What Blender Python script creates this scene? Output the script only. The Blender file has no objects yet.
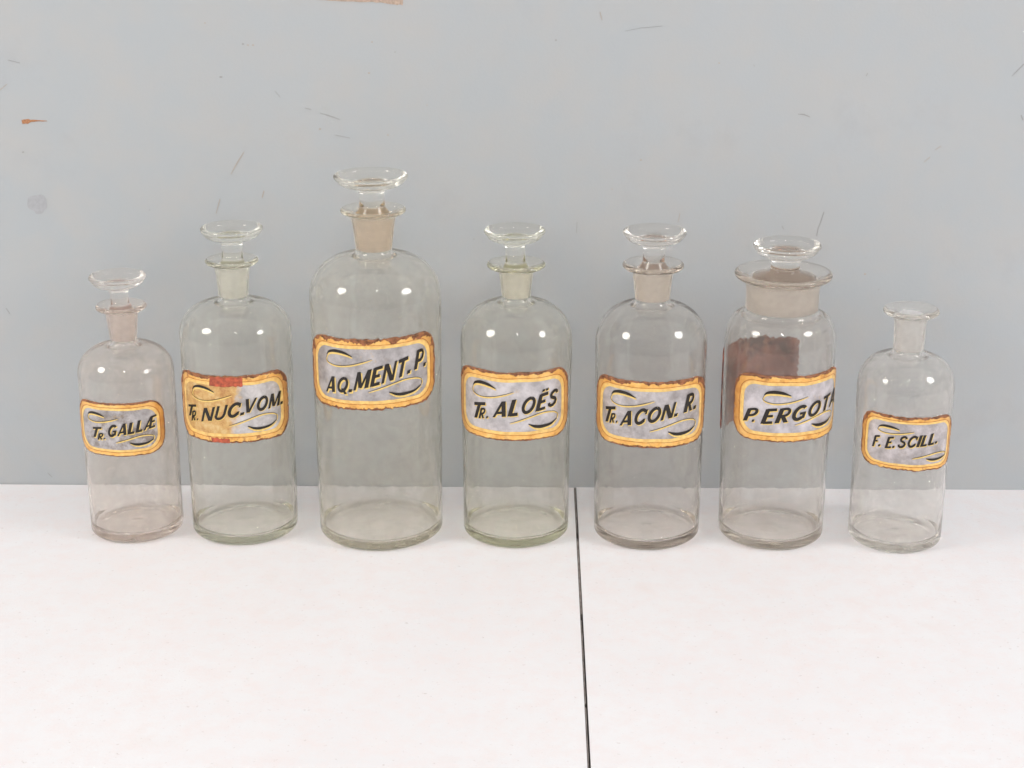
import bpy, bmesh, math, random
from mathutils import Vector, noise

scn = bpy.context.scene
C = scn.collection
PI = math.pi

# ------------------------------------------------------------------ camera
cam_d = bpy.data.cameras.new("camera")
cam = bpy.data.objects.new("camera", cam_d)
C.objects.link(cam)
cam.location = (0, -1.309, 0.54)
cam.rotation_euler = (math.radians(90 - 19), 0, math.radians(0.87))
cam_d.sensor_width = 36
cam_d.lens = 36 * 1720 / 1024
cam_d.clip_start = 0.05
cam_d.clip_end = 100
scn.camera = cam

# ------------------------------------------------------------------ world: a dim, warm-grey room
w = bpy.data.worlds.new("World")
scn.world = w
w.use_nodes = True
nt = w.node_tree
nt.nodes.clear()
wo = nt.nodes.new("ShaderNodeOutputWorld")
bg = nt.nodes.new("ShaderNodeBackground")
tc = nt.nodes.new("ShaderNodeTexCoord")
sep = nt.nodes.new("ShaderNodeSeparateXYZ")
mr = nt.nodes.new("ShaderNodeMapRange")
mr.inputs["From Min"].default_value = -0.1
mr.inputs["From Max"].default_value = 0.9
rmp = nt.nodes.new("ShaderNodeValToRGB")
rmp.color_ramp.elements[0].color = (0.62, 0.61, 0.60, 1)
rmp.color_ramp.elements[1].color = (1.0, 0.975, 0.955, 1)
nt.links.new(tc.outputs["Generated"], sep.inputs[0])
nt.links.new(sep.outputs["Z"], mr.inputs["Value"])
nt.links.new(mr.outputs[0], rmp.inputs[0])
nt.links.new(rmp.outputs[0], bg.inputs["Color"])
bg.inputs["Strength"].default_value = 0.985
nt.links.new(bg.outputs[0], wo.inputs[0])

# ------------------------------------------------------------------ lamps
def area(name, loc, target, sx, sy, power, col, shape='RECTANGLE'):
    d = bpy.data.lights.new(name, 'AREA')
    d.shape = shape
    d.size = sx
    d.size_y = sy
    d.energy = power
    d.color = col
    o = bpy.data.objects.new(name, d)
    C.objects.link(o)
    o.location = loc
    o.rotation_euler = (Vector(target) - Vector(loc)).to_track_quat('-Z', 'Y').to_euler()
    return o

area("photo_lamp", (-1.55, -0.85, 1.15), (0, -0.2, 0.1), 0.60, 0.60, 12, (1, 0.95, 0.88), 'ELLIPSE')
area("photo_lamp", (1.60, -0.85, 1.15), (0, -0.2, 0.1), 0.60, 0.60, 12, (1, 0.975, 0.965), 'ELLIPSE')
area("ceiling_lamp", (0.12, -2.1, 2.1), (0, -0.6, 0), 0.16, 0.07, 5, (1, 0.96, 0.92))

# ------------------------------------------------------------------ render settings
scn.render.engine = 'CYCLES'
cy = scn.cycles
cy.max_bounces = 24
cy.transmission_bounces = 20
cy.glossy_bounces = 8
cy.diffuse_bounces = 5
cy.transparent_max_bounces = 16
cy.caustics_reflective = True
cy.caustics_refractive = True
cy.sample_clamp_indirect = 0
cy.blur_glossy = 0.0
cy.use_denoising = True
scn.view_settings.view_transform = 'Standard'
scn.view_settings.look = 'None'
scn.view_settings.exposure = 0.06
scn.view_settings.gamma = 1.0


# ------------------------------------------------------------------ material helpers
class NT:
    def __init__(s, name):
        s.m = bpy.data.materials.new(name)
        s.m.use_nodes = True
        s.t = s.m.node_tree
        s.t.nodes.clear()
        s.out = s.n("ShaderNodeOutputMaterial")

    def n(s, typ, **kw):
        nd = s.t.nodes.new(typ)
        for k, v in kw.items():
            if hasattr(nd, k):
                setattr(nd, k, v)
            else:
                nd.inputs[k.replace('_', ' ')].default_value = v
        return nd

    def l(s, a, b):
        s.t.links.new(a, b)

    def noise(s, vec, scale, detail=3, rough=0.5):
        nz = s.n("ShaderNodeTexNoise")
        nz.inputs["Scale"].default_value = scale
        nz.inputs["Detail"].default_value = detail
        nz.inputs["Roughness"].default_value = rough
        if vec is not None:
            s.l(vec, nz.inputs["Vector"])
        return nz.outputs["Fac"]

    def ramp(s, fac, *stops):
        r = s.n("ShaderNodeValToRGB")
        el = r.color_ramp.elements
        while len(el) < len(stops):
            el.new(0.5)
        for e, (p, c) in zip(el, stops):
            e.position = p
            e.color = (*c, 1) if len(c) == 3 else c
        s.l(fac, r.inputs[0])
        return r.outputs[0]

    def mix(s, fac, a, b):
        m = s.n("ShaderNodeMix", data_type='RGBA')
        for sock, v in ((m.inputs[0], fac), (m.inputs[6], a), (m.inputs[7], b)):
            if isinstance(v, (int, float)):
                sock.default_value = v
            elif isinstance(v, tuple):
                sock.default_value = (*v, 1)
            else:
                s.l(v, sock)
        return m.outputs[2]

    def math(s, op, a, b=0.0):
        m = s.n("ShaderNodeMath", operation=op)
        for i, v in enumerate((a, b)):
            if isinstance(v, (int, float)):
                m.inputs[i].default_value = v
            else:
                s.l(v, m.inputs[i])
        m.use_clamp = False
        return m.outputs[0]

    def mixsh(s, fac, a, b):
        m = s.n("ShaderNodeMixShader")
        if isinstance(fac, (int, float)):
            m.inputs[0].default_value = fac
        else:
            s.l(fac, m.inputs[0])
        s.l(a, m.inputs[1])
        s.l(b, m.inputs[2])
        return m.outputs[0]

    def obj(s):
        return s.n("ShaderNodeTexCoord").outputs["Object"]

    def bump(s, h, strength, dist):
        b = s.n("ShaderNodeBump")
        b.inputs["Strength"].default_value = strength
        b.inputs["Distance"].default_value = dist
        s.l(h, b.inputs["Height"])
        return b.outputs[0]


def glass_mat(name, tint, density, dust=0.05, dustcol=(0.72, 0.69, 0.64), seed=0.0):
    """clear old glass: smooth dielectric, a thin dusty film, faint body colour by absorption"""
    N = NT(name)
    o = N.obj()
    mp = N.n("ShaderNodeMapping")
    mp.inputs["Location"].default_value = (seed, seed * 0.7, 0)
    N.l(o, mp.inputs["Vector"])
    g = N.n("ShaderNodeBsdfGlass")
    g.inputs["IOR"].default_value = 1.46
    g.inputs["Roughness"].default_value = 0.012
    g.inputs["Color"].default_value = (0.985, 0.985, 0.98, 1)
    h = N.noise(mp.outputs[0], 45, 2)
    N.l(N.bump(h, 0.22, 0.002), g.inputs["Normal"])
    d = N.n("ShaderNodeBsdfDiffuse")
    d.inputs["Color"].default_value = (*dustcol, 1)
    tr = N.n("ShaderNodeBsdfTranslucent")
    tr.inputs["Color"].default_value = (*dustcol, 1)
    dd = N.mixsh(0.5, d.outputs[0], tr.outputs[0])
    f = N.noise(mp.outputs[0], 60, 5, 0.65)
    f2 = N.noise(mp.outputs[0], 700, 2, 0.6)
    fr = N.ramp(f, (0.35, (0.35,) * 3), (0.75, (1.6,) * 3))
    sp = N.ramp(f2, (0.66, (0,) * 3), (0.74, (1,) * 3))
    fac = N.math('ADD', N.math('MULTIPLY', fr, dust), N.math('MULTIPLY', sp, dust * 0.9))
    N.l(N.mixsh(fac, g.outputs[0], dd), N.out.inputs["Surface"])
    va = N.n("ShaderNodeVolumeAbsorption")
    va.inputs["Color"].default_value = (*tint, 1)
    va.inputs["Density"].default_value = density
    N.l(va.outputs[0], N.out.inputs["Volume"])
    return N.m


def frost_mat(name, col, fac=0.5):
    N = NT(name)
    o = N.obj()
    g = N.n("ShaderNodeBsdfGlass")
    g.inputs["IOR"].default_value = 1.3
    g.inputs["Roughness"].default_value = 0.5
    d = N.n("ShaderNodeBsdfDiffuse")
    tr = N.n("ShaderNodeBsdfTranslucent")
    c = N.ramp(N.noise(o, 260, 4), (0.3, tuple(x * 0.80 for x in col)), (0.68, tuple(min(.97, x * 1.06) for x in col)))
    N.l(c, d.inputs["Color"])
    N.l(c, tr.inputs["Color"])
    dd = N.mixsh(0.5, d.outputs[0], tr.outputs[0])
    N.l(N.mixsh(fac, g.outputs[0], dd), N.out.inputs["Surface"])
    return N.m


def simple(name, col, rough=0.5, metal=0.0, var=0.0, scale=300, coat=0.0):
    N = NT(name)
    p = N.n("ShaderNodeBsdfPrincipled")
    p.inputs["Roughness"].default_value = rough
    p.inputs["Metallic"].default_value = metal
    p.inputs["Coat Weight"].default_value = coat
    p.inputs["Coat Roughness"].default_value = 0.12
    if var:
        c = N.ramp(N.noise(N.obj(), scale, 4), (0.3, tuple(x * (1 - var) for x in col)),
                   (0.7, tuple(min(1, x * (1 + var)) for x in col)))
        N.l(c, p.inputs["Base Color"])
    else:
        p.inputs["Base Color"].default_value = (*col, 1)
    N.l(p.outputs[0], N.out.inputs["Surface"])
    return N.m


# ------------------------------------------------------------------ mesh helpers
def link(name, bm, mats, parent=None, smooth=True):
    me = bpy.data.meshes.new(name)
    bm.to_mesh(me)
    bm.free()
    for m in (mats if isinstance(mats, (list, tuple)) else [mats]):
        me.materials.append(m)
    if smooth:
        for p in me.polygons:
            p.use_smooth = True
    o = bpy.data.objects.new(name, me)
    C.objects.link(o)
    if parent:
        o.parent = parent
    return o


def tag(o, label=None, cat=None, group=None, kind=None):
    if label: o["label"] = label
    if cat: o["category"] = cat
    if group: o["group"] = group
    if kind: o["kind"] = kind
    return o


def lathe(prof, seg=112, wob=0.0, seed=0, close=True):
    """prof: list of (r, z, mat) - mat is the material of the band that starts at that point"""
    bm = bmesh.new()
    rings = []
    for (r, z, m) in prof:
        if r < 1e-6:
            rings.append([bm.verts.new((0, 0, z))])
            continue
        ring = []
        for i in range(seg):
            a = 2 * PI * i / seg
            k = 1.0
            dz = 0.0
            if wob:
                v = Vector((math.cos(a) * 1.3, math.sin(a) * 1.3, z * 22 + seed * 7.3))
                k += wob * noise.noise(v)
                dz = wob * r * 0.8 * noise.noise(v + Vector((9, 3, 1)))
            ring.append(bm.verts.new((r * k * math.cos(a), r * k * math.sin(a), z + dz)))
        rings.append(ring)
    for j in range(len(rings) - 1):
        a, b = rings[j], rings[j + 1]
        mi = prof[j][2]
        for i in range(seg):
            i2 = (i + 1) % seg
            if len(a) == 1 and len(b) == 1:
                continue
            if len(a) == 1:
                f = bm.faces.new((a[0], b[i2], b[i]))
            elif len(b) == 1:
                f = bm.faces.new((a[i], a[i2], b[0]))
            else:
                f = bm.faces.new((a[i], a[i2], b[i2], b[i]))
            f.material_index = mi
            f.smooth = True
    bmesh.ops.recalc_face_normals(bm, faces=bm.faces)
    return bm


def arc(cx, cz, rx, rz, a0, a1, n, m=0):
    return [(cx + rx * math.cos(math.radians(a0 + (a1 - a0) * i / n)),
             cz + rz * math.sin(math.radians(a0 + (a1 - a0) * i / n)), m) for i in range(n + 1)]


def dome(R, r0, z0, z1, p, n=26, m=0, up=True):
    """shoulder from full radius (R, z0) to the neck (r0, z1)"""
    pts = []
    for i in range(n + 1):
        t = PI / 2 * i / n
        x = math.cos(t) ** (2 / p)
        y = math.sin(t) ** (2 / p)
        pts.append((r0 + (R - r0) * x, z0 + (z1 - z0) * y, m))
    return pts if up else pts[::-1]


# ------------------------------------------------------------------ wall
def wall_material():
    N = NT("painted_wall")
    o = N.obj()
    p = N.n("ShaderNodeBsdfPrincipled")
    p.inputs["Roughness"].default_value = 0.55
    p.inputs["Specular IOR Level"].default_value = 0.25
    big = N.noise(o, 2.2, 3)
    c = N.ramp(big, (0.3, (0.428, 0.460, 0.484)), (0.7, (0.462, 0.486, 0.506)))
    mid = N.noise(o, 26, 5, 0.6)
    c = N.mix(N.ramp(mid, (0.40, (0,) * 3), (0.75, (0.55,) * 3)), c, (0.492, 0.478, 0.462))
    # faint smudges and small specks of wear
    sm = N.noise(o, 9, 6, 0.7)
    c = N.mix(N.ramp(sm, (0.58, (0,) * 3), (0.75, (0.45,) * 3)), c, (0.40, 0.405, 0.425))
    spk = N.noise(o, 150, 2, 0.5)
    c = N.mix(N.ramp(spk, (0.765, (0,) * 3), (0.80, (0.55,) * 3)), c, (0.30, 0.29, 0.29))
    N.l(c, p.inputs["Base Color"])
    N.l(N.bump(N.noise(o, 420, 3), 0.12, 0.0006), p.inputs["Normal"])
    N.l(p.outputs[0], N.out.inputs["Surface"])
    return N.m


M_wall = wall_material()


def box_bm(x0, x1, y0, y1, z0, z1, bev=0.0):
    bm = bmesh.new()
    bmesh.ops.create_cube(bm, size=1)
    for v in bm.verts:
        v.co = Vector((x0 + (v.co.x + .5) * (x1 - x0), y0 + (v.co.y + .5) * (y1 - y0), z0 + (v.co.z + .5) * (z1 - z0)))
    if bev:
        bmesh.ops.bevel(bm, geom=list(bm.edges), offset=bev, segments=3, affect='EDGES', profile=0.5)
    return bm


wall = link("wall", box_bm(-1.6, 1.6, 0.0, 0.03, -0.06, 1.1), M_wall, smooth=False)
tag(wall, kind="structure")

M_scratch = simple("scratch_grey", (0.35, 0.35, 0.355), 0.7)
M_scratch_b = simple("scratch_brown", (0.44, 0.38, 0.33), 0.7)
M_chip = simple("bare_wood_chip", (0.42, 0.20, 0.10), 0.8, var=0.25, scale=900)
M_chip_pale = simple("bare_board", (0.47, 0.36, 0.29), 0.8, var=0.2, scale=500)
M_stain = simple("damp_spot", (0.395, 0.405, 0.43), 0.6, var=0.08, scale=300)


def wpt(x, y):
    """photo pixel -> metres on the wall (worked out once from the camera's position)"""
    f, th, ya = 1720, math.radians(19), math.radians(.87)
    F = Vector((-math.sin(ya) * math.cos(th), math.cos(ya) * math.cos(th), -math.sin(th)))
    R = Vector((math.cos(ya), math.sin(ya), 0))
    U = R.cross(F)
    d = F * f + R * (x - 512) - U * (y - 384)
    t = 1.309 / d.y
    return (d.x * t, 0.54 + d.z * t)


def wall_mark(name, pts, wid, mat, jag=0.0, seed=1):
    """a thin brushed/scored mark on the wall along pts (pixels), half widths in mm"""
    rnd = random.Random(seed)
    P = [Vector((*wpt(*p), 0)) for p in pts]
    Q, W = [], []
    n = max(2, int(18 / len(P)) + 2)
    for i in range(len(P) - 1):
        for j in range(n):
            t = j / n
            Q.append(P[i].lerp(P[i + 1], t))
            W.append(wid[i] * (1 - t) + wid[i + 1] * t)
    Q.append(P[-1]); W.append(wid[-1])
    bm = bmesh.new()
    A, B = [], []
    for i, q in enumerate(Q):
        d = (Q[min(i + 1, len(Q) - 1)] - Q[max(i - 1, 0)]).normalized()
        nrm = Vector((-d.y, d.x, 0))
        a = max(0.03, W[i] * (1 + jag * rnd.uniform(-1, 1))) / 1000
        b = max(0.03, W[i] * (1 + jag * rnd.uniform(-1, 1))) / 1000
        A.append(bm.verts.new((q.x + nrm.x * a, -0.00025, q.y + nrm.y * a)))
        B.append(bm.verts.new((q.x - nrm.x * b, -0.00025, q.y - nrm.y * b)))
    for i in range(len(Q) - 1):
        bm.faces.new((A[i], A[i + 1], B[i + 1], B[i]))
    r = bmesh.ops.extrude_face_region(bm, geom=list(bm.faces))
    for v in [g for g in r["geom"] if isinstance(g, bmesh.types.BMVert)]:
        v.co.y = 0.0004
    bmesh.ops.recalc_face_normals(bm, faces=bm.faces)
    return link(name, bm, mat, wall, smooth=False)


def wall_blot(name, c, rx, ry, mat, seed=1, jag=0.25):
    x, z = wpt(*c)
    bm = bmesh.new()
    vs = []
    for i in range(36):
        a = 2 * PI * i / 36
        k = 1 + jag * noise.noise(Vector((math.cos(a) * 1.6, math.sin(a) * 1.6, seed * 3.1)))
        vs.append(bm.verts.new((x + rx * k * math.cos(a) / 1000, -0.0002, z + ry * k * math.sin(a) / 1000)))
    bm.faces.new(vs[::-1])
    r = bmesh.ops.extrude_face_region(bm, geom=list(bm.faces))
    for v in [g for g in r["geom"] if isinstance(g, bmesh.types.BMVert)]:
        v.co.y = 0.0004
    bmesh.ops.recalc_face_normals(bm, faces=bm.faces)
    return link(name, bm, mat, wall, smooth=False)


wall_mark("paint_chip", [(22, 122), (26, 121.5), (34, 120.6), (47, 121)], [1.4, 1.7, 0.7, 0.15], M_chip, 0.3, 2)
wall_mark("paint_chip", [(316, -1), (340, -0.3), (372, 0), (394, 0.8), (403, 1.5)], [0.5, 1.2, 1.6, 2.3, 2.9], M_chip_pale, 0.2, 3)
for i, (pts, wd, mt) in enumerate([
    ([(244, 152), (237, 163), (231, 174)], [.25, .35, .2], M_scratch_b),
    ([(264, 191), (262, 198)], [.4, .3], M_scratch_b),
    ([(220, 199), (216, 214)], [.3, .15], M_scratch_b),
    ([(320, 113), (330, 116), (340, 119.5)], [.15, .4, .15], M_scratch),
    ([(305, 108), (311, 109.5)], [.15, .25], M_scratch),
    ([(335, 135), (350, 138)], [.12, .15], M_scratch),
    ([(275, 91), (280, 97)], [.2, .15], M_scratch),
    ([(8, 60), (20, 63)], [.15, .12], M_scratch),
    ([(0, 90), (7, 84)], [.3, .15], M_scratch_b),
    ([(824, 212), (821, 221), (818, 229), (816.5, 236)], [.35, .22, .22, .3], M_scratch),
    ([(782, 226), (784, 229.5)], [.3, .2], M_scratch),
    ([(951, 372), (944, 379), (938, 387)], [.18, .3, .4], M_scratch),
    ([(798, 114), (804, 114.5), (810, 117)], [.2, .5, .25], M_scratch),
    ([(866, 76), (868, 73)], [.3, .2], M_scratch),
    ([(1024, 64), (1012, 76)], [.35, .1], M_scratch),
    ([(924, 162), (930, 157)], [.12, .18], M_scratch_b),
    ([(935, 150), (941, 146)], [.12, .18], M_scratch_b),
    ([(577, 222), (576.5, 233)], [.2, .15], M_scratch),
    ([(680, 213), (678, 222)], [.2, .12], M_scratch_b),
    ([(1021, 115), (1023, 120)], [.3, .3], M_scratch),
    ([(625, 31), (640, 28), (662, 26)], [.06, .12, .06], M_scratch),
    ([(600, 12), (602, 20)], [.3, .2], M_scratch_b),
    ([(6, 308), (10, 314)], [.2, .2], M_scratch),
    ([(48, 473), (52, 477)], [.3, .2], M_scratch),
    ([(860, 366), (868, 372), (872, 377)], [.1, .2, .1], M_scratch_b),
]):
    wall_mark("scratch", pts, wd, mt, 0.25, 10 + i)
wall_blot("stain", (38, 204), 7.5, 8.0, M_stain, 4, 0.3)
for i, (x, y, r) in enumerate([(243, 44, .9), (248, 45, .7), (253, 45, .8), (221, 77, 1.1), (372, 42, .7), (369, 73, .8),
                               (556, 40, .8), (641, 160, .8), (719, 63, .6), (395, 52, .6), (865, 274, .9), (427, 105, .5),
                               (474, 239, .6), (320, 129, .8), (612, 189, .5), (23, 152, .9), (388, 135, .7), (205, 23, .6)]):
    wall_blot("speck", (x, y), r, r * 0.7, M_scratch_b if i % 3 else M_scratch, 30 + i, 0.4)


# ------------------------------------------------------------------ table
def table_material():
    N = NT("white_tabletop")
    o = N.obj()
    p = N.n("ShaderNodeBsdfPrincipled")
    p.inputs["Roughness"].default_value = 0.42
    p.inputs["Specular IOR Level"].default_value = 0.3
    c = N.ramp(N.noise(o, 5, 4, 0.6), (0.3, (0.765, 0.755, 0.775)), (0.7, (0.795, 0.79, 0.81)))
    m = N.noise(o, 55, 6, 0.7)
    c = N.mix(N.ramp(m, (0.42, (0,) * 3), (0.72, (0.9,) * 3)), c, (0.785, 0.725, 0.73))
    s = N.noise(o, 330, 2, 0.5)
    c = N.mix(N.ramp(s, (0.66, (0,) * 3), (0.76, (0.6,) * 3)), c, (0.62, 0.57, 0.57))
    s2 = N.noise(o, 95, 3, 0.6)
    c = N.mix(N.ramp(s2, (0.71, (0,) * 3), (0.76, (0.6,) * 3)), c, (0.45, 0.40, 0.38))
    N.l(c, p.inputs["Base Color"])
    wear = N.noise(o, 14, 6, 0.7)
    c = N.mix(N.ramp(wear, (0.60, (0,) * 3), (0.72, (0.35,) * 3)), c, (0.74, 0.69, 0.68))
    N.l(c, p.inputs["Base Color"])
    N.l(N.bump(N.noise(o, 500, 4), 0.25, 0.0006), p.inputs["Normal"])
    N.l(p.outputs[0], N.out.inputs["Surface"])
    return N.m


M_table = table_material()
M_edge = simple("dark_board_edge", (0.07, 0.063, 0.06), 0.8, var=0.5, scale=60)


def board(x0, x1, y0, y1, z1, name="tabletop"):
    bm = box_bm(x0, x1, y0, y1, -0.03, z1, 0.0007)
    for f in bm.faces:
        if abs(f.normal.x) > 0.6:
            f.material_index = 1
    return link(name, bm, [M_table, M_edge], smooth=False)


tag(board(-1.3, 0.0312, -1.15, -0.0006, 0.0), kind="structure")
tag(board(0.0325, 1.3, -1.15, 0.0, 0.0), kind="structure")
# grime that has collected in the joint: a long bead, broken by darker gaps
bm = bmesh.new()
rnd = random.Random(5)
y = -1.14
while y < -0.01:
    ln = rnd.uniform(0.015, 0.13)
    x0, x1 = 0.0312, 0.03205 + rnd.uniform(-.0002, .0004)
    vs = [bm.verts.new(q) for q in ((x0, y, -0.0009), (x1, y, -0.0009), (x1, y + ln, -0.0009), (x0, y + ln, -0.0009))]
    bm.faces.new(vs)
    lo = [bm.verts.new((v.co.x, v.co.y, -0.006)) for v in vs]
    for i in range(4):
        bm.faces.new((vs[i], vs[(i + 1) % 4], lo[(i + 1) % 4], lo[i]))
    y += ln + rnd.uniform(0.004, 0.03)
bmesh.ops.recalc_face_normals(bm, faces=bm.faces)
M_grime = simple("joint_grime", (0.26, 0.225, 0.21), 0.9, var=0.35, scale=150)
tag(link("joint_grime", bm, M_grime, smooth=False), kind="structure")

# ------------------------------------------------------------------ labels
M_ink = simple("black_ink", (0.014, 0.010, 0.008), 0.4, var=0.3, scale=500)
M_goldink = simple("pale_gold_ink", (0.86, 0.62, 0.20), 0.4, var=0.12, scale=400)
M_line = simple("brown_line", (0.42, 0.13, 0.02), 0.5, var=0.3, scale=500)
M_pale = simple("pale_gilt", (0.94, 0.58, 0.19), 0.38, var=0.2, scale=260, coat=0.3)
M_rust = simple("tarnished_edge", (0.27, 0.105, 0.045), 0.75, var=0.6, scale=350)
M_red = simple("red_lead_patch", (0.45, 0.085, 0.035), 0.5, var=0.5, scale=300, coat=0.3)


def gold_mat(name, seed, wear=0.5):
    N = NT(name)
    uv = N.n("ShaderNodeUVMap").outputs[0]
    o = N.obj()
    p = N.n("ShaderNodeBsdfPrincipled")
    p.inputs["Roughness"].default_value = 0.38
    p.inputs["Metallic"].default_value = 0.1
    p.inputs["Coat Weight"].default_value = 0.3
    p.inputs["Coat Roughness"].default_value = 0.15
    mp = N.n("ShaderNodeMapping")
    mp.inputs["Location"].default_value = (seed, seed, seed)
    N.l(o, mp.inputs["Vector"])
    v = mp.outputs[0]
    c = N.ramp(N.noise(v, 120, 5, 0.6), (0.28, (0.66, 0.30, 0.06)), (0.47, (0.90, 0.49, 0.12)), (0.70, (0.98, 0.64, 0.22)))
    # tarnish in patches; the ends mix tarnish with painted shade of their turning away
    s = N.n("ShaderNodeSeparateXYZ")
    N.l(uv, s.inputs[0])
    ends = N.math('POWER', N.math('ABSOLUTE', N.math('SUBTRACT', N.math('MULTIPLY', s.outputs[0], 2.0), 1.0)), 5.0)
    n2 = N.noise(v, 190, 5, 0.7)
    amt = N.math('MULTIPLY', ends, N.math('ADD', n2, 0.15))
    c = N.mix(N.math('MINIMUM', N.math('MULTIPLY', amt, 1.25), 0.9), c, (0.50, 0.21, 0.06))
    patch = N.ramp(N.noise(v, 230, 4, 0.6), (0.56, (0,) * 3), (0.68, (wear,) * 3))
    c = N.mix(patch, c, (0.40, 0.15, 0.045))
    N.l(c, p.inputs["Base Color"])
    N.l(N.bump(n2, 0.25, 0.0004), p.inputs["Normal"])
    N.l(p.outputs[0], N.out.inputs["Surface"])
    return N.m


def panel_mat(name, seed, base=(0.56, 0.54, 0.57), stain=None, dull=0.4):
    """the painted silvery ground of a label; stain = (u_edge, colour) for the browned left part"""
    N = NT(name)
    uv = N.n("ShaderNodeUVMap").outputs[0]
    o = N.obj()
    mp = N.n("ShaderNodeMapping")
    mp.inputs["Location"].default_value = (seed, seed, seed)
    N.l(o, mp.inputs["Vector"])
    v = mp.outputs[0]
    p = N.n("ShaderNodeBsdfPrincipled")
    p.inputs["Roughness"].default_value = 0.4
    p.inputs["Metallic"].default_value = 0.3
    p.inputs["Coat Weight"].default_value = 0.25
    p.inputs["Coat Roughness"].default_value = 0.15
    c = N.ramp(N.noise(v, 90, 5, 0.65), (0.32, tuple(b * 0.66 for b in base)), (0.64, tuple(min(1, b * 1.18) for b in base)))
    c = N.mix(N.ramp(N.noise(v, 80, 6, 0.75), (0.47, (0,) * 3), (0.62, (dull,) * 3)), c, (0.24, 0.20, 0.175))
    c = N.mix(N.ramp(N.noise(v, 170, 4, 0.7), (0.62, (0,) * 3), (0.74, (0.5,) * 3)), c, (0.62, 0.45, 0.25))
    if stain:
        s = N.n("ShaderNodeSeparateXYZ")
        N.l(uv, s.inputs[0])
        e = N.math('ADD', s.outputs[0], N.math('MULTIPLY', N.math('SUBTRACT', N.noise(v, 110, 4), 0.5), 0.25))
        e = N.math('SUBTRACT', e, N.math('MULTIPLY', N.math('SUBTRACT', s.outputs[1], 0.5), 0.12))
        f = N.ramp(e, (stain[0] - 0.03, (1,) * 3), (stain[0] + 0.04, (0,) * 3))
        sc = N.ramp(N.noise(v, 120, 6, 0.75), (0.36, stain[2]), (0.50, (0.70, 0.42, 0.13)), (0.62, stain[1]))
        c = N.mix(N.math('MULTIPLY', f, 0.92), c, sc)
    N.l(c, p.inputs["Base Color"])
    N.l(N.bump(N.noise(v, 300, 3), 0.2, 0.0003), p.inputs["Normal"])
    N.l(p.outputs[0], N.out.inputs["Surface"])
    return N.m


class Label:
    """a bowed label of its own size: local (s, t) in metres, wrapped on a cylinder of radius R"""

    def __init__(L, R, az, z, tilt, seed, notch=0.27):
        L.R = R
        L.ac = math.radians((az[0] + az[1]) / 2)
        L.hw = math.radians((az[1] - az[0]) / 2) * R
        L.zc = (z[0] + z[1]) / 2
        L.hh = (z[1] - z[0]) / 2
        L.tilt = tilt
        L.seed = seed
        L.notch = notch

    def wrap(L, bm, off, uvs=True):
        uvl = bm.loops.layers.uv.verify()
        for f in bm.faces:
            for lp in f.loops:
                lp[uvl].uv = (0.5 + 0.5 * lp.vert.co.x / L.hw, 0.5 + 0.5 * lp.vert.co.y / L.hh)
        for v in bm.verts:
            s, t, h = v.co.x, v.co.y, v.co.z
            a = L.ac + s / L.R
            r = L.R + off + h
            v.co = Vector((r * math.sin(a), -r * math.cos(a), L.zc + t + L.tilt * s))

    def outline(L, inset, jag=0.0, n=110, side=1.35):
        """rounded, slightly barrel-ended outline, inset in metres"""
        w, h = L.hw - inset * side, L.hh - inset
        cr = max(0.0015, L.notch * L.hw - inset * 0.6)
        cr = min(cr, h * 0.75)
        pts = []
        def edge(a, b, n):
            for i in range(n):
                t = i / n
                pts.append((a[0] + (b[0] - a[0]) * t, a[1] + (b[1] - a[1]) * t))
        def corner(cx, cy, a0, n):
            for i in range(n):
                a = math.radians(a0 + 90 * i / n)
                pts.append((cx + cr * math.cos(a), cy + cr * math.sin(a)))
        edge((w - cr, -h), (w - cr, -h), 0)
        corner(w - cr, -h + cr, -90, 16)
        edge((w, -h + cr), (w, h - cr), 24)
        corner(w - cr, h - cr, 0, 16)
        edge((w - cr, h), (-w + cr, h), n)
        corner(-w + cr, h - cr, 90, 16)
        edge((-w, h - cr), (-w, -h + cr), 24)
        corner(-w + cr, -h + cr, 180, 16)
        edge((-w + cr, -h), (w - cr, -h), n)
        out = []
        for (x, y) in pts:
            bx = 0.018 * L.hw * (1 - (y / h) ** 2) * (1 if x > 0 else -1) if abs(x) > w - cr else 0
            j = Vector((x, y, 0))
            k = jag * noise.noise(Vector((x * 420, y * 420, L.seed * 5.7))) + 0.7 * jag * noise.noise(Vector((x * 1300, y * 1300, L.seed)))
            ln = math.hypot(x / w, y / h) or 1
            y += 0.0005 * noise.noise(Vector((x * 70, math.copysign(3, y), L.seed * 2.3))) * min(1, abs(y) / h)
            out.append((x + bx + k * (x / w) / ln, y + k * (y / h) / ln))
        return out

    def fill(L, pts, mi=0, step=0.0016):
        bm = bmesh.new()
        vs = [bm.verts.new((x, y, 0)) for x, y in pts]
        f = bm.faces.new(vs)
        if f.normal.z < 0 or f.calc_area() and (bm.normal_update() or f.normal.z < 0):
            f.normal_flip()
        bmesh.ops.triangulate(bm, faces=bm.faces)
        slice_x(bm, step)
        for f in bm.faces:
            f.material_index = mi
        return bm

    def ring(L, a, b, mi, m=7):
        bm = bmesh.new()
        rows = [[bm.verts.new((p[0] + (q[0] - p[0]) * k / m, p[1] + (q[1] - p[1]) * k / m, 0)) for p, q in zip(a, b)] for k in range(m + 1)]
        n = len(a)
        for A, B in zip(rows, rows[1:]):
            for i in range(n):
                f = bm.faces.new((A[i], A[(i + 1) % n], B[(i + 1) % n], B[i]))
                f.material_index = mi
        return bm


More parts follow.
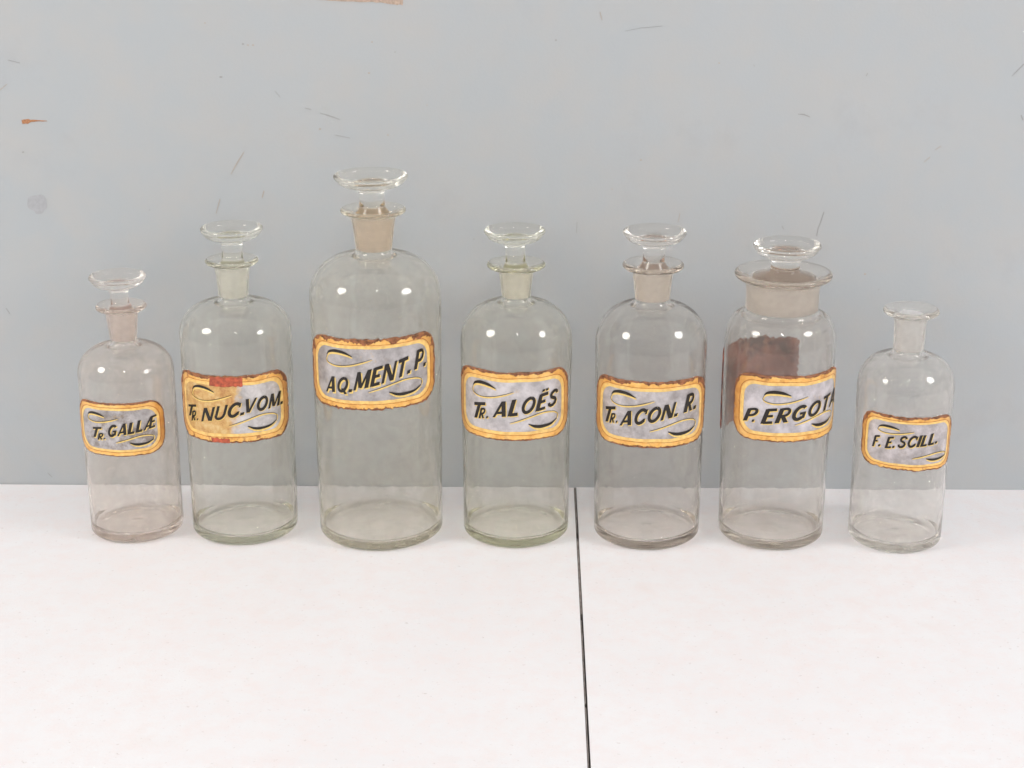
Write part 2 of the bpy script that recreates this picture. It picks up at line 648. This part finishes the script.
def slice_x(bm, step):
    xs = [v.co.x for v in bm.verts]
    if not xs: return
    x = math.floor(min(xs) / step) * step + step
    while x < max(xs):
        bmesh.ops.bisect_plane(bm, geom=list(bm.verts) + list(bm.edges) + list(bm.faces), plane_co=(x, 0, 0), plane_no=(1, 0, 0), dist=1e-7)
        x += step


def merge(dst, src):
    """append bmesh src to dst with its uv and material indices"""
    uvd = dst.loops.layers.uv.verify()
    uvs = src.loops.layers.uv.verify()
    mp = {v: dst.verts.new(v.co) for v in src.verts}
    for f in src.faces:
        try:
            g = dst.faces.new([mp[v] for v in f.verts])
        except ValueError:
            continue
        g.material_index = f.material_index
        g.smooth = f.smooth
        for a, b in zip(g.loops, f.loops):
            a[uvd].uv = b[uvs].uv
    src.free()


# sign-writer's capitals: strokes on a cap-height-1 grid; (advance width, [(points, width), ...])
def _arcp(cx, cy, rx, ry, a0, a1, n=12):
    return [(cx + rx * math.cos(math.radians(a0 + (a1 - a0) * i / n)), cy + ry * math.sin(math.radians(a0 + (a1 - a0) * i / n))) for i in range(n + 1)]


TK, TN = 0.245, 0.16                       # thick and thin pen widths
_m = TK / 2
GLYPH = {
    'T': (0.72, [([(0.36, 0.0), (0.36, 0.99)], .19), ([(0.0, 1 - .075), (0.72, 1 - .075)], 0.177)]),
    'R': (0.74, [([(_m, 0), (_m, 1)], TK), ([(_m, .93), (.40, .93)] + _arcp(.40, .70, .23, .23, 90, -90, 9) + [(_m, .47)], 0.165), ([(.30, .47), (.63, 0.0)], 0.224)]),
    'P': (0.70, [([(_m, 0), (_m, 1)], TK), ([(_m, .93), (.40, .93)] + _arcp(.40, .68, .23, .25, 90, -90, 9) + [(_m, .43)], 0.165)]),
    'A': (0.86, [([(0.09, 0), (0.42, 0.99)], 0.147), ([(0.76, 0), (0.46, 0.99)], TK), ([(0.20, .27), (0.66, .27)], 0.130)]),
    'L': (0.62, [([(_m, 0), (_m, 1)], TK), ([(_m, .075), (.62, .075)], 0.177)]),
    'E': (0.66, [([(_m, 0), (_m, 1)], TK), ([(_m, .93), (.64, .93)], 0.165), ([(_m, .51), (.55, .51)], 0.153), ([(_m, .07), (.66, .07)], 0.165)]),
    'F': (0.64, [([(_m, 0), (_m, 1)], TK), ([(_m, .93), (.64, .93)], 0.165), ([(_m, .50), (.54, .50)], 0.153)]),
    'I': (0.21, [([(_m, 0), (_m, 1)], TK)]),
    'N': (0.82, [([(.07, 0), (.07, 1)], 0.153), ([(.10, .99), (.70, .01)], TK), ([(.75, 0), (.75, 1)], 0.153)]),
    'M': (1.02, [([(.08, 0), (.12, 1)], 0.147), ([(.15, .98), (.46, .10)], 0.236), ([(.50, .06), (.84, .98)], 0.130), ([(.90, 1), (.92, 0)], TK)]),
    'V': (0.84, [([(.11, 1), (.40, .02)], TK), ([(.44, .02), (.79, 1)], 0.142)]),
    'U': (0.76, [([(_m, 1), (_m, .30)] + _arcp(.38, .32, .28, .25, 180, 360, 12) + [(.68, .34), (.68, 1)], 0.183)]),
    'O': (0.88, [(_arcp(.44, .50, .345, .425, 80, 440, 26), 0.195)]),
    'Q': (0.90, [(_arcp(.44, .50, .345, .425, 80, 440, 26), 0.195), ([(.48, .26), (.84, -.12)], 0.177)]),
    'C': (0.78, [(_arcp(.43, .50, .34, .425, 42, 318, 20), 0.201), ([(.72, .62), (.72, .92)], 0.094), ([(.70, .10), (.70, .34)], 0.142)]),
    'G': (0.84, [(_arcp(.43, .50, .34, .425, 42, 312, 20), 0.201), ([(.44, .44), (.82, .44)], 0.142), ([(.73, .44), (.73, .08)], 0.177)]),
    'S': (0.70, [([(.61, .74), (.56, .86), (.44, .93), (.30, .93), (.16, .85), (.12, .72), (.19, .60), (.35, .52), (.52, .44), (.61, .32), (.58, .16), (.45, .075), (.28, .07), (.14, .14), (.08, .28)], 0.195)]),
    '.': (0.20, [([(.10, 0.0), (.10, .19)], 0.224)]),
    ' ': (0.35, []),
}
GLYPH['Ë'] = (0.66, GLYPH['E'][1] + [([(.22, 1.12), (.22, 1.26)], 0.165), ([(.48, 1.12), (.48, 1.26)], 0.165)])
GLYPH['Æ'] = (1.16, [([(0.08, 0), (0.52, 0.97)], 0.147), ([(0.62, 0), (0.62, 1)], TK), ([(0.22, .27), (0.60, .27)], 0.130),
                     ([(.60, .93), (1.14, .93)], 0.165), ([(.62, .52), (1.04, .52)], 0.153), ([(.62, .07), (1.16, .07)], 0.165)])


def run_bm(L, run, dx=0, dy=0, grow=0.0, mi=0, shear=0.30):
    """one run of slanted capitals fitted between two points of the label"""
    txt, a0, z0, a1, z1, h = run
    h *= 1.07
    s0 = math.radians(a0) * L.R - L.ac * L.R
    s1 = math.radians(a1) * L.R - L.ac * L.R
    t0 = z0 - L.zc - L.tilt * s0
    t1 = z1 - L.zc - L.tilt * s1
    gap = 0.15
    strokes, x = [], 0.0
    rnd = random.Random(len(txt) * 7 + ord(txt[0]))
    for ch in txt:
        adv, st = GLYPH[ch]
        sc = 1 + rnd.uniform(-.03, .03)
        for pts, wd in st:
            strokes.append(([(x + px + shear * py * sc, py * sc) for px, py in pts], (wd + grow) * (1 + rnd.uniform(-.08, .08))))
        x += adv + (gap if ch != '.' else 0.2)
    xs = [p[0] for pts, wd in strokes for p in pts]
    x0, x1 = min(xs) - .08, max(xs) + .08
    kx = (s1 - s0) / (x1 - x0)
    bm = bmesh.new()
    for n_, (pts, wd) in enumerate(strokes):
        P = [Vector((s0 + (px - x0) * kx, py * h, 0)) for px, py in pts]
        Q = []
        for i in range(len(P) - 1):
            m = max(1, int((P[i + 1] - P[i]).length / 0.0012))
            Q += [P[i].lerp(P[i + 1], k / m) for k in range(m)]
        Q.append(P[-1])
        hw_ = wd / 2
        A, B = [], []
        for i, q in enumerate(Q):
            d = (Q[min(i + 1, len(Q) - 1)] - Q[max(i - 1, 0)]).normalized()
            # pen width scales with the letter's width across and its height along
            nn = Vector((-d.y * kx, d.x * h, 0)) * hw_
            if len(pts) == 2 and abs(d.y) > 0.25:     # straight stems end level with the line
                nn = Vector((-math.copysign(1, d.y) * kx * hw_ * (1 + .25 * abs(d.x)), 0, 0))
            z = n_ * 0.000004
            for lst, sg in ((A, 1), (B, -1)):
                v = q + nn * sg
                X = (v.x - s0) / (s1 - s0)
                lst.append(bm.verts.new((v.x + dx, t0 + X * (t1 - t0) + v.y + dy, z)))
        for i in range(len(Q) - 1):
            f = bm.faces.new((B[i], B[i + 1], A[i + 1], A[i]))
            f.material_index = mi
    return bm


def stroke_bm(L, pts, wid, mi=0, dx=0, dy=0, n=7):
    """a brush stroke through normalised label points (Catmull-Rom), widths in mm"""
    P = [Vector((p[0] * L.hw, p[1] * L.hh, 0)) for p in pts]
    P = [P[0] * 2 - P[1]] + P + [P[-1] * 2 - P[-2]]
    W = [wid[0]] + list(wid) + [wid[-1]]
    Q, V = [], []
    for i in range(1, len(P) - 2):
        for j in range(n + (1 if i == len(P) - 3 else 0)):
            t = j / n
            p0, p1, p2, p3 = P[i - 1:i + 3]
            Q.append(0.5 * ((2 * p1) + (p2 - p0) * t + (2 * p0 - 5 * p1 + 4 * p2 - p3) * t * t + (3 * p1 - p0 - 3 * p2 + p3) * t ** 3))
            V.append(W[i] * (1 - t) + W[i + 1] * t)
    bm = bmesh.new()
    A, B = [], []
    for i, q in enumerate(Q):
        d = (Q[min(i + 1, len(Q) - 1)] - Q[max(i - 1, 0)])
        d = d.normalized() if d.length else Vector((1, 0, 0))
        nn = Vector((-d.y, d.x, 0)) * (V[i] / 2000)
        A.append(bm.verts.new((q.x + nn.x + dx, q.y + nn.y + dy, 0)))
        B.append(bm.verts.new((q.x - nn.x + dx, q.y - nn.y + dy, 0)))
    for i in range(len(Q) - 1):
        f = bm.faces.new((B[i], B[i + 1], A[i + 1], A[i]))
        f.material_index = mi
    return bm


UP_THICK = [(-0.56, 0.476), (-0.51, 0.575), (-0.41, 0.62), (-0.28, 0.591), (-0.165, 0.50)]
UP_THIN = [(-0.558, 0.476), (-0.572, 0.33), (-0.498, 0.243), (-0.377, 0.215), (-0.203, 0.259), (-0.028, 0.353), (0.10, 0.44)]
LO_THIN = [(-0.011, -0.463), (0.124, -0.385), (0.327, -0.262), (0.488, -0.195), (0.646, -0.216), (0.734, -0.291), (0.748, -0.39), (0.735, -0.467)]
LO_THICK = [(0.735, -0.467), (0.626, -0.577), (0.47, -0.611), (0.362, -0.584), (0.265, -0.50)]


def add_label(root, R, spec, seed, panel, gold):
    az, z = spec['az'], spec['z']
    L = Label(R + 0.0003, az, z, spec.get('tilt', 0.0), seed, spec.get('notch', 0.27))
    th = 0.0011
    jag = spec.get('jag', 0.0005)
    # plate: solid, with a tarnished broken rim
    body = bmesh.new()
    o0 = L.outline(0.0, jag)
    o1 = L.outline(0.0006, jag * 1.3)
    pl = L.fill(o1, 0)
    for v in pl.verts: v.co.z = th
    L.wrap(pl, 0); merge(body, pl)
    bk = L.fill(o0, 3)
    for f in bk.faces: f.normal_flip()
    L.wrap(bk, 0); merge(body, bk)
    # side wall and bevelled tarnished rim
    bm = bmesh.new()
    A = [bm.verts.new((x, y, 0)) for x, y in o0]
    B = [bm.verts.new((x, y, th * 0.75)) for x, y in o0]
    D = [bm.verts.new((x, y, th)) for x, y in o1]
    n = len(A)
    for i in range(n):
        j = (i + 1) % n
        bm.faces.new((A[i], A[j], B[j], B[i])).material_index = 3
        bm.faces.new((B[i], B[j], D[j], D[i])).material_index = 3
    L.wrap(bm, 0); merge(body, bm)
    # gilt band with a fine brown line in it
    g0 = L.outline(0.0008, jag * 1.3)
    bw = spec.get('band', 0.0072)
    g1 = L.outline(bw, jag * 0.15)
    k0 = L.outline(bw * 0.58, jag * 0.2)
    k1 = L.outline(bw * 0.58 + 0.00035, jag * 0.2)
    r = L.ring(g0, g1, 1); [setattr(v.co, 'z', th + 0.00008) for v in r.verts]
    L.wrap(r, 0); merge(body, r)
    r = L.ring(k0, k1, 2); [setattr(v.co, 'z', th + 0.00016) for v in r.verts]
    L.wrap(r, 0); merge(body, r)
    # tarnish eating in from the edge, deepest along the top
    ru = spec.get('rust', 0.5)
    eat = []
    for (a, b) in zip(o1, g1):
        top = 1.0 if a[1] > 0.55 * L.hh else 0.35
        q = noise.noise(Vector((a[0] * 160, a[1] * 160, seed * 1.9))) + 0.35 * noise.noise(Vector((a[0] * 900, a[1] * 900, seed)))
        t = min(0.62, max(0.03, (0.16 + 0.40 * q) * ru * top * 1.6 + 0.05 * ru))
        eat.append((a[0] + (b[0] - a[0]) * t, a[1] + (b[1] - a[1]) * t))
    r = L.ring(o1, eat, 3, 3); [setattr(v.co, 'z', th + 0.00020) for v in r.verts]
    L.wrap(r, 0); merge(body, r)
    r = L.ring(L.outline(bw * 0.70, jag * 0.2), g1, 5); [setattr(v.co, 'z', th + 0.00014) for v in r.verts]
    L.wrap(r, 0); merge(body, r)
    for (u0, u1, v0, v1) in spec.get('red', []):
        pts = []
        m = 14
        for i in range(m + 1): pts.append((u0 + (u1 - u0) * i / m, v0))
        for i in range(m + 1): pts.append((u1 + (u0 - u1) * i / m, v1))
        pts = [(x * L.hw + 0.0013 * noise.noise(Vector((x * 9, y * 14, seed))), y * L.hh + 0.0011 * noise.noise(Vector((x * 50, y * 9, seed + 3)))) for x, y in pts]
        q = L.fill(pts, 4)
        for v in q.verts: v.co.z = th + 0.00024
        L.wrap(q, 0); merge(body, q)
    lab = link("label", body, [panel, gold, M_line, M_rust, M_red, M_pale], root, smooth=True)
    if spec.get('label'):
        lab["label"] = spec['label']
    # lettering: pale gold drop shade under black italic capitals
    tx = bmesh.new()
    sh = spec.get('shade', 0.00055)
    for run in spec['runs']:
        b = run_bm(L, run, sh, -sh * 1.1, 0.03, 1)
        for v in b.verts: v.co.z += th + 0.00018
        L.wrap(b, 0); merge(tx, b)
    for run in spec['runs']:
        b = run_bm(L, run, 0, 0, 0.015, 0)
        for v in b.verts: v.co.z += th + 0.00036
        L.wrap(b, 0); merge(tx, b)
    link("lettering", tx, [M_ink, M_goldink], lab, smooth=True)
    fw = spec.get('fw', 1.0)
    sq = spec.get('squash', 1.0)
    ud = spec.get('up', (-.07, 0.02)); ld = spec.get('lo', (-.02, 0))
    S = L.hh / 0.026
    for thick, thin, off in ((UP_THICK, UP_THIN, ud), (LO_THICK, LO_THIN, ld)):
        cy = 0.42 if thick is UP_THICK else -0.42
        mv = lambda P: [(x + off[0], cy + (y - cy) * sq + off[1]) for x, y in P]
        fl = bmesh.new()
        wt = [0.4, 1.8 * fw, 2.5 * fw, 2.2 * fw, 0.5]
        for pts, wd, mi, dx, dy, hz in (
                (mv(thick), [x * 1.2 for x in wt], 1, 0.0004, -0.0013 * S, .00018),
                (mv(thin), [.5] + [1.0] * (len(thin) - 2) + [.4], 1, 0.0005, -0.0008 * S, .00018),
                (mv(thin), [.2] + [.34] * (len(thin) - 2) + [.2], 0, 0, 0, .00036),
                (mv(thick), wt, 0, 0, 0, .00040)):
            b = stroke_bm(L, pts, wd, mi, dx, dy)
            for v in b.verts: v.co.z = th + hz
            L.wrap(b, 0); merge(fl, b)
        link("flourish", fl, [M_ink, M_goldink], lab, smooth=True)
    return lab


# ------------------------------------------------------------------ bottles
def bottle(name, loc, R, z_sh, neck_b, neck_t, lip, seed, tint, dens, dust, rim=None, wall_t=0.0017,
           frost=(0.93, 0.81, 0.72), R0=None, p=2.05, lip_t=0.0034, floor=0.0065, heel=0.0045,
           frost_fac=0.33, stem=None, dustcol=(0.88, 0.80, 0.73), tilt=(0.0, 0.0), push=0.0016):
    """neck_b / neck_t = (outer radius, z); lip = (radius, z of its rim); rim = stopper disc (radius, z)"""
    root = bpy.data.objects.new(name, None)
    C.objects.link(root)
    root.location = loc
    R0 = R0 or R
    gm = glass_mat("bottle_glass", tint, dens, dust, dustcol, seed * 1.7)
    gs = glass_mat("stopper_glass", tint, dens * 0.35, dust * 0.6, dustcol, seed * 2.3)
    fm = frost_mat("ground_glass", frost, frost_fac)
    rb, zb = neck_b
    rt, zt = neck_t
    rl, zl = lip
    O = []
    # underside with a shallow push-up
    O += [(0, push * 0.62, 0), (R0 * 0.10, push * 0.55, 0), (R0 * 0.30, push * 0.30, 0), (R0 * 0.55, 0.0010, 0), (R0 * 0.72, 0.0003, 0), (R0 - heel, 0.0, 0)]
    O += arc(R0 - heel, heel, heel, heel, -80, 0, 7)
    O += [(R0 + (R - R0) * t, heel + (z_sh - heel) * t, 0) for t in (0.12, 0.25, 0.4, 0.55, 0.7, 0.85, 0.96)]
    ff = 0.0045                                             # fillet where the shoulder turns up into the neck
    O += dome(R, rb + ff, z_sh, zb - ff, p)[:-1]
    O += arc(rb + ff, zb, ff, ff, 270, 180, 7)
    O += [(rb + (rt - rb) * t + 0.0, zb + (zt - zb) * t, 0) for t in (0.3, 0.6, 0.85)]
    # lip: a short flare and a rounded rim
    fl = min(0.006, (rl - rt) * 0.9)
    zt2 = zl - lip_t * 0.5
    O += [(rt + (rl - rt) * 0.06, zt + (zt2 - zt) * 0.25, 0), (rt + (rl - rt) * 0.22, zt + (zt2 - zt) * 0.62, 0),
          (rt + (rl - rt) * 0.50, zt + (zt2 - zt) * 0.88, 0), (rl - lip_t * 0.35, zt2, 0)]
    O += arc(rl - lip_t * 0.5, zl, lip_t * 0.5, lip_t * 0.5, -50, 95, 9)
    bore_t = rt - 0.0030
    bore_b = rb - 0.0028
    I = [(rl - (rl - bore_t) * 0.45, zl + lip_t * 0.30, 0), (bore_t + 0.0020, zl - 0.0004, 0), (bore_t + 0.0004, zl - 0.0022, 1)]
    I += [(bore_t, zt + 0.001, 1), (bore_t + (bore_b - bore_t) * 0.5, (zt + zb) / 2, 1), (bore_b, zb - 0.0004, 0)]
    ri = R - wall_t
    fi = ff + wall_t * 0.8
    I += arc(bore_b + fi, zb, fi, fi, 180, 270, 8)[1:]
    I += dome(ri, bore_b + fi, z_sh, zb - fi, p, up=False)[1:]
    ri0 = R0 - wall_t
    I += [(ri0 + (ri - ri0) * t, floor + 0.006 + (z_sh - floor - 0.006) * t, 0) for t in (0.85, 0.7, 0.55, 0.4, 0.25, 0.12)]
    I += arc(ri0 - 0.005, floor + 0.005, 0.005, 0.005, 0, -90, 7)
    I += [(ri0 * 0.62, floor + 0.0001, 0), (ri0 * 0.40, floor + push * 0.10, 0), (ri0 * 0.26, floor + push * 0.30, 0), (ri0 * 0.14, floor + push * 0.62, 0),
          (ri0 * 0.06, floor + push * 0.72, 0), (0, floor + push * 0.74, 0)]
    bm = lathe(O + I, 128, 0.010, seed)
    link("glass_body", bm, [gm, fm], root)
    # stopper
    if rim:
        rr, zr = rim
        st = stem or bore_t * 0.86
        edge = 0.0016
        zs0 = zl + 0.002
        S = [(0, zr - 0.0018, 0), (rr * 0.30, zr - 0.0018, 0), (rr * 0.55, zr - 0.0015, 0), (rr * 0.70, zr - 0.0006, 0), (rr * 0.82, zr + 0.0008, 0), (rr - 0.0022, zr + 0.0014, 0)]
        S += arc(rr - edge, zr - 0.0002, edge, edge, 75, -45, 8)
        a_, b_ = rr - 0.0012, 0.0066
        S += [(st + 0.0022 + (a_ - st - 0.0022) * math.cos(t_), zr - 0.0014 - b_ * math.sin(t_), 0) for t_ in (0.25, 0.5, 0.75, 1.0, 1.25, 1.45)]
        S += [(st + 0.0008, zr - 0.0102, 0),
              (st, zr - 0.0125, 0), (st * 0.96, (zr - 0.0125 + zs0) / 2, 0), (st, zs0, 0)]
        pt = bore_t - 0.0004
        S += [(pt * 0.98, zl - 0.0012, 0), (pt, zl - 0.0030, 1)]
        pb = bore_b - 0.0004
        S += [(pt + (pb - pt) * 0.5, (zt + zb) / 2, 1), (pb, zb + 0.0012, 1), (pb * 0.93, zb + 0.0002, 1), (pb * 0.5, zb + 0.0006, 1), (0, zb + 0.0009, 1)]
        bm = lathe(S, 96, 0.012, seed + 3)
        so = link("stopper", bm, [gs, fm], root)
        tx_, ty_ = tilt
        for v in so.data.vertices:                          # it sits a touch askew in the neck
            dz = v.co.z - (zt + zb) / 2
            v.co.x += tx_ * dz
            v.co.y += ty_ * dz
    return root


LBL = {
1: dict(rust=0.3, notch=0.34, az=(-60.5, 56.5), z=(0.0727, 0.1141), band=0.0054, fw=0.75, squash=0.8, shade=0.0006, jag=0.0005,
  runs=[('T', -33.5, 0.0861, -18.5, 0.0876, 0.0074), ('R', -26.0, 0.0848, -18.1, 0.0857, 0.0048), ('.', -17.8, 0.0858, -16.3, 0.0860, 0.0048),
        ('GALLÆ', -11.4, 0.0881, 46.5, 0.0935, 0.0084)]),
2: dict(rust=0.7, az=(-64.5, 66.5), z=(0.0851, 0.1370), fw=0.8, shade=0.0004, jag=0.0008, red=[(-.30, .20, .70, .98), (-.32, -.03, -.99, -.86)],
  runs=[('T', -50.3, 0.1012, -34.8, 0.1038, 0.0083), ('R', -44.6, 0.0982, -37.1, 0.1000, 0.0073), ('.', -36.2, 0.1000, -34.8, 0.1004, 0.0074),
        ('NUC.', -30.6, 0.1000, 13.9, 0.1073, 0.0097), ('VOM.', 17.0, 0.1083, 57.0, 0.1095, 0.0103)]),
3: dict(rust=1.0, az=(-64.0, 62.5), z=(0.1144, 0.1682), tilt=0.03, fw=0.9, jag=0.0011, shade=0.0009,
  runs=[('AQ.', -43.1, 0.1244, -16.6, 0.1278, 0.0112), ('MENT.', -15.0, 0.1291, 33.6, 0.1408, 0.0125), ('P.', 38.0, 0.1423, 50.0, 0.1433, 0.0132)]),
4: dict(az=(-71.0, 63.5), z=(0.0887, 0.1413), jag=0.0005,
  runs=[('T', -46.0, 0.1024, -29.0, 0.1049, 0.0115), ('R', -38.4, 0.1031, -30.6, 0.1045, 0.0076), ('.', -29.6, 0.1045, -28.0, 0.1048, 0.0076),
        ('ALOËS', -22.7, 0.1062, 45.8, 0.1139, 0.0115)]),
5: dict(rust=0.7, az=(-69.0, 66.0), z=(0.0842, 0.1352), jag=0.0007,
  runs=[('T', -53.0, 0.0991, -37.3, 0.1019, 0.0112), ('R', -45.6, 0.0996, -38.7, 0.1010, 0.0071), ('.', -38.0, 0.1010, -36.5, 0.1013, 0.0080),
        ('ACON.', -33.7, 0.0995, 24.0, 0.1086, 0.0109), ('R.', 32.0, 0.1100, 47.5, 0.1108, 0.0127)]),
6: dict(rust=0.4, az=(-54.9, 80.0), z=(0.0890, 0.1397), jag=0.0007, squash=0.85, up=(0.06, -0.06), shade=0.0006,
  runs=[('P', -41.6, 0.1022, -26.0, 0.1051, 0.0090), ('.', -32.2, 0.1027, -30.2, 0.1031, 0.0089), ('ERGOTA', -22.6, 0.1025, 69.0, 0.1115, 0.0104)]),
7: dict(rust=0.6, az=(-63.5, 58.5), z=(0.0684, 0.1097), tilt=-0.03, band=0.0050, fw=0.7, squash=0.62, up=(-0.05, 0.06), lo=(0.06, -0.06), jag=0.0008,
  shade=0.0005,
  runs=[('F.', -46.1, 0.0837, -36.4, 0.0852, 0.0080), ('E.', -30.2, 0.0846, -19.8, 0.0859, 0.0082), ('SCILL.', -16.2, 0.0863, 30.5, 0.0886, 0.0082)]),
}

GROUP = "apothecary bottles lined up on the white table"
SPEC = {
1: dict(tilt=(-0.03, 0), loc=(-0.3094, -0.0851, 0), R=.0358, z_sh=0.1270, neck_b=(.0098, 0.1528), neck_t=(.0118, 0.1723), lip=(.0188, 0.1783), rim=(.0210, 0.2011),
        tint=(0.86, 0.7, 0.6), dens=9.9, dust=0.133, frost=(0.92, 0.83, 0.77), stem=.0068, R0=.0352, dustcol=(.90, .80, .73),
        label="short stoppered bottle at left end, small greyed gilt label reading Tr. GALLÆ"),
2: dict(tilt=(0.03, -0.01), loc=(-0.2255, -0.0824, 0), R=.0418, z_sh=0.1580, neck_b=(.0110, 0.1863), neck_t=(.0126, 0.2060), lip=(.0196, 0.2130), rim=(.0229, 0.2373),
        tint=(0.85, 0.85, 0.55), dens=8.7, dust=0.066, frost=(0.94, 0.91, 0.87), stem=.0078, R0=.0402,
        dustcol=(.87, .82, .71), label="clear stoppered bottle with a yellow stained and red patched label reading Tr. NUC. VOM."),
3: dict(tilt=(-0.025, 0), loc=(-0.1199, -0.0837, 0), R=.0487, z_sh=0.1880, neck_b=(.0132, 0.2228), neck_t=(.0158, 0.2438), lip=(.0240, 0.2518), rim=(.0272, 0.2769),
        tint=(0.86, 0.78, 0.5), dens=8.1, dust=0.085, frost=(0.88, 0.74, 0.60), stem=.0095, R0=.0474, lip_t=.0028,
        dustcol=(.87, .82, .71), label="tallest and widest bottle of the row, with a label reading AQ. MENT. P."),
4: dict(tilt=(-0.03, 0), loc=(-0.0155, -0.0843, 0), R=.0417, z_sh=0.1530, neck_b=(.0106, 0.1873), neck_t=(.0126, 0.2051), lip=(.0216, 0.2114), rim=(.0226, 0.2368),
        tint=(0.88, 0.88, 0.40), dens=9.3, dust=0.066, frost=(0.91, 0.87, 0.83), stem=.0074, R0=.0403,
        dustcol=(.87, .82, .71), label="greenish clear bottle with disc stopper and a bright gilt label reading Tr. ALOËS"),
5: dict(tilt=(0.01, 0.02), loc=(0.0851, -0.0863, 0), R=.0417, z_sh=0.1510, neck_b=(.0128, 0.1863), neck_t=(.0146, 0.2048), lip=(.0226, 0.2118), rim=(.0233, 0.2365),
        tint=(0.84, 0.66, 0.5), dens=10.5, dust=0.047, frost=(0.93, 0.87, 0.79), stem=.0082, R0=.0405, lip_t=.0040,
        label="brown edged clear bottle with disc stopper and a gilt label reading Tr. ACON. R."),
6: dict(tilt=(0.04, -0.02), loc=(0.1808, -0.0857, 0), R=.0410, z_sh=0.1510, neck_b=(.0268, 0.1793), neck_t=(.0270, 0.1958), lip=(.0358, 0.2053), rim=(.0248, 0.2273),
        tint=(0.86, 0.72, 0.54), dens=9.3, dust=0.066, frost=(0.94, 0.89, 0.85), stem=.0110, R0=.0399, lip_t=.0046,
        label="wide mouthed stoppered bottle reading P. ERGOTA, brown rear label showing through"),
7: dict(loc=(0.2745, -0.0948, 0), R=.0355, z_sh=0.1220, neck_b=(.0112, 0.1508), neck_t=(.0116, 0.1718), lip=(.0204, 0.1803), rim=None,
        tint=(0.88, 0.84, 0.68), dens=8.1, dust=0.113, frost=(0.96, 0.90, 0.89), R0=.0348, lip_t=.0040, dustcol=(.88, .83, .80),
        label="short bottle at right end, bare flared lip, gilt label reading F. E. SCILL."),
}
PANEL = {
1: panel_mat("label_ground", 1, (0.50, 0.475, 0.48), dull=0.9),
2: panel_mat("label_ground", 2, (0.60, 0.575, 0.57), stain=(0.55, (0.78, 0.56, 0.25), (0.52, 0.24, 0.06)), dull=0.3),
3: panel_mat("label_ground", 3, (0.48, 0.455, 0.46)),
4: panel_mat("label_ground", 4, (0.60, 0.57, 0.585), dull=0.1),
5: panel_mat("label_ground", 5, (0.54, 0.51, 0.52)),
6: panel_mat("label_ground", 6, (0.58, 0.55, 0.58), dull=0.1),
7: panel_mat("label_ground", 7, (0.56, 0.52, 0.53)),
}
GOLD = {k: gold_mat("gilt_border", k * 1.3, {2: 0.9, 7: 0.7, 6: 0.6}.get(k, 0.35)) for k in LBL}

for k in range(1, 8):
    s = dict(SPEC[k])
    lb = s.pop('label')
    root = bottle("apothecary_bottle", seed=k, **s)
    tag(root, lb, "glass bottle", GROUP)
    add_label(root, s['R'], LBL[k], k, PANEL[k], GOLD[k])
    if k == 6:
        rear = Label(s['R'] + 0.0003, (-209, -104), (0.080, 0.1452), 0.0, 61, notch=0.10)
        N = NT("brown_label_back")
        v = N.obj()
        p_ = N.n("ShaderNodeBsdfPrincipled")
        p_.inputs["Roughness"].default_value = 0.6
        c = N.ramp(N.noise(v, 42, 5, 0.7), (0.36, (0.060, 0.014, 0.010)), (0.60, (0.29, 0.085, 0.055)))
        c = N.mix(N.ramp(N.noise(v, 120, 4, 0.6), (0.52, (0,) * 3), (0.66, (0.6,) * 3)), c, (0.36, 0.13, 0.06))
        N.l(c, p_.inputs["Base Color"])
        N.l(p_.outputs[0], N.out.inputs["Surface"])
        b = bmesh.new()
        o0 = rear.outline(0.0, 0.0022)
        f = rear.fill(o0, 0)
        rear.wrap(f, 0); merge(b, f)
        f = rear.fill(o0, 0)
        for v_ in f.verts: v_.co.z = 0.0008
        rear.wrap(f, 0); merge(b, f)
        sd = bmesh.new()
        A = [sd.verts.new((x, y, 0)) for x, y in o0]
        B = [sd.verts.new((x, y, 0.0008)) for x, y in o0]
        for i in range(len(A)):
            j = (i + 1) % len(A)
            sd.faces.new((A[i], A[j], B[j], B[i]))
        rear.wrap(sd, 0); merge(b, sd)
        q = link("rear_label", b, N.m, root)
        q["label"] = "brown back of a second label seen through the glass"
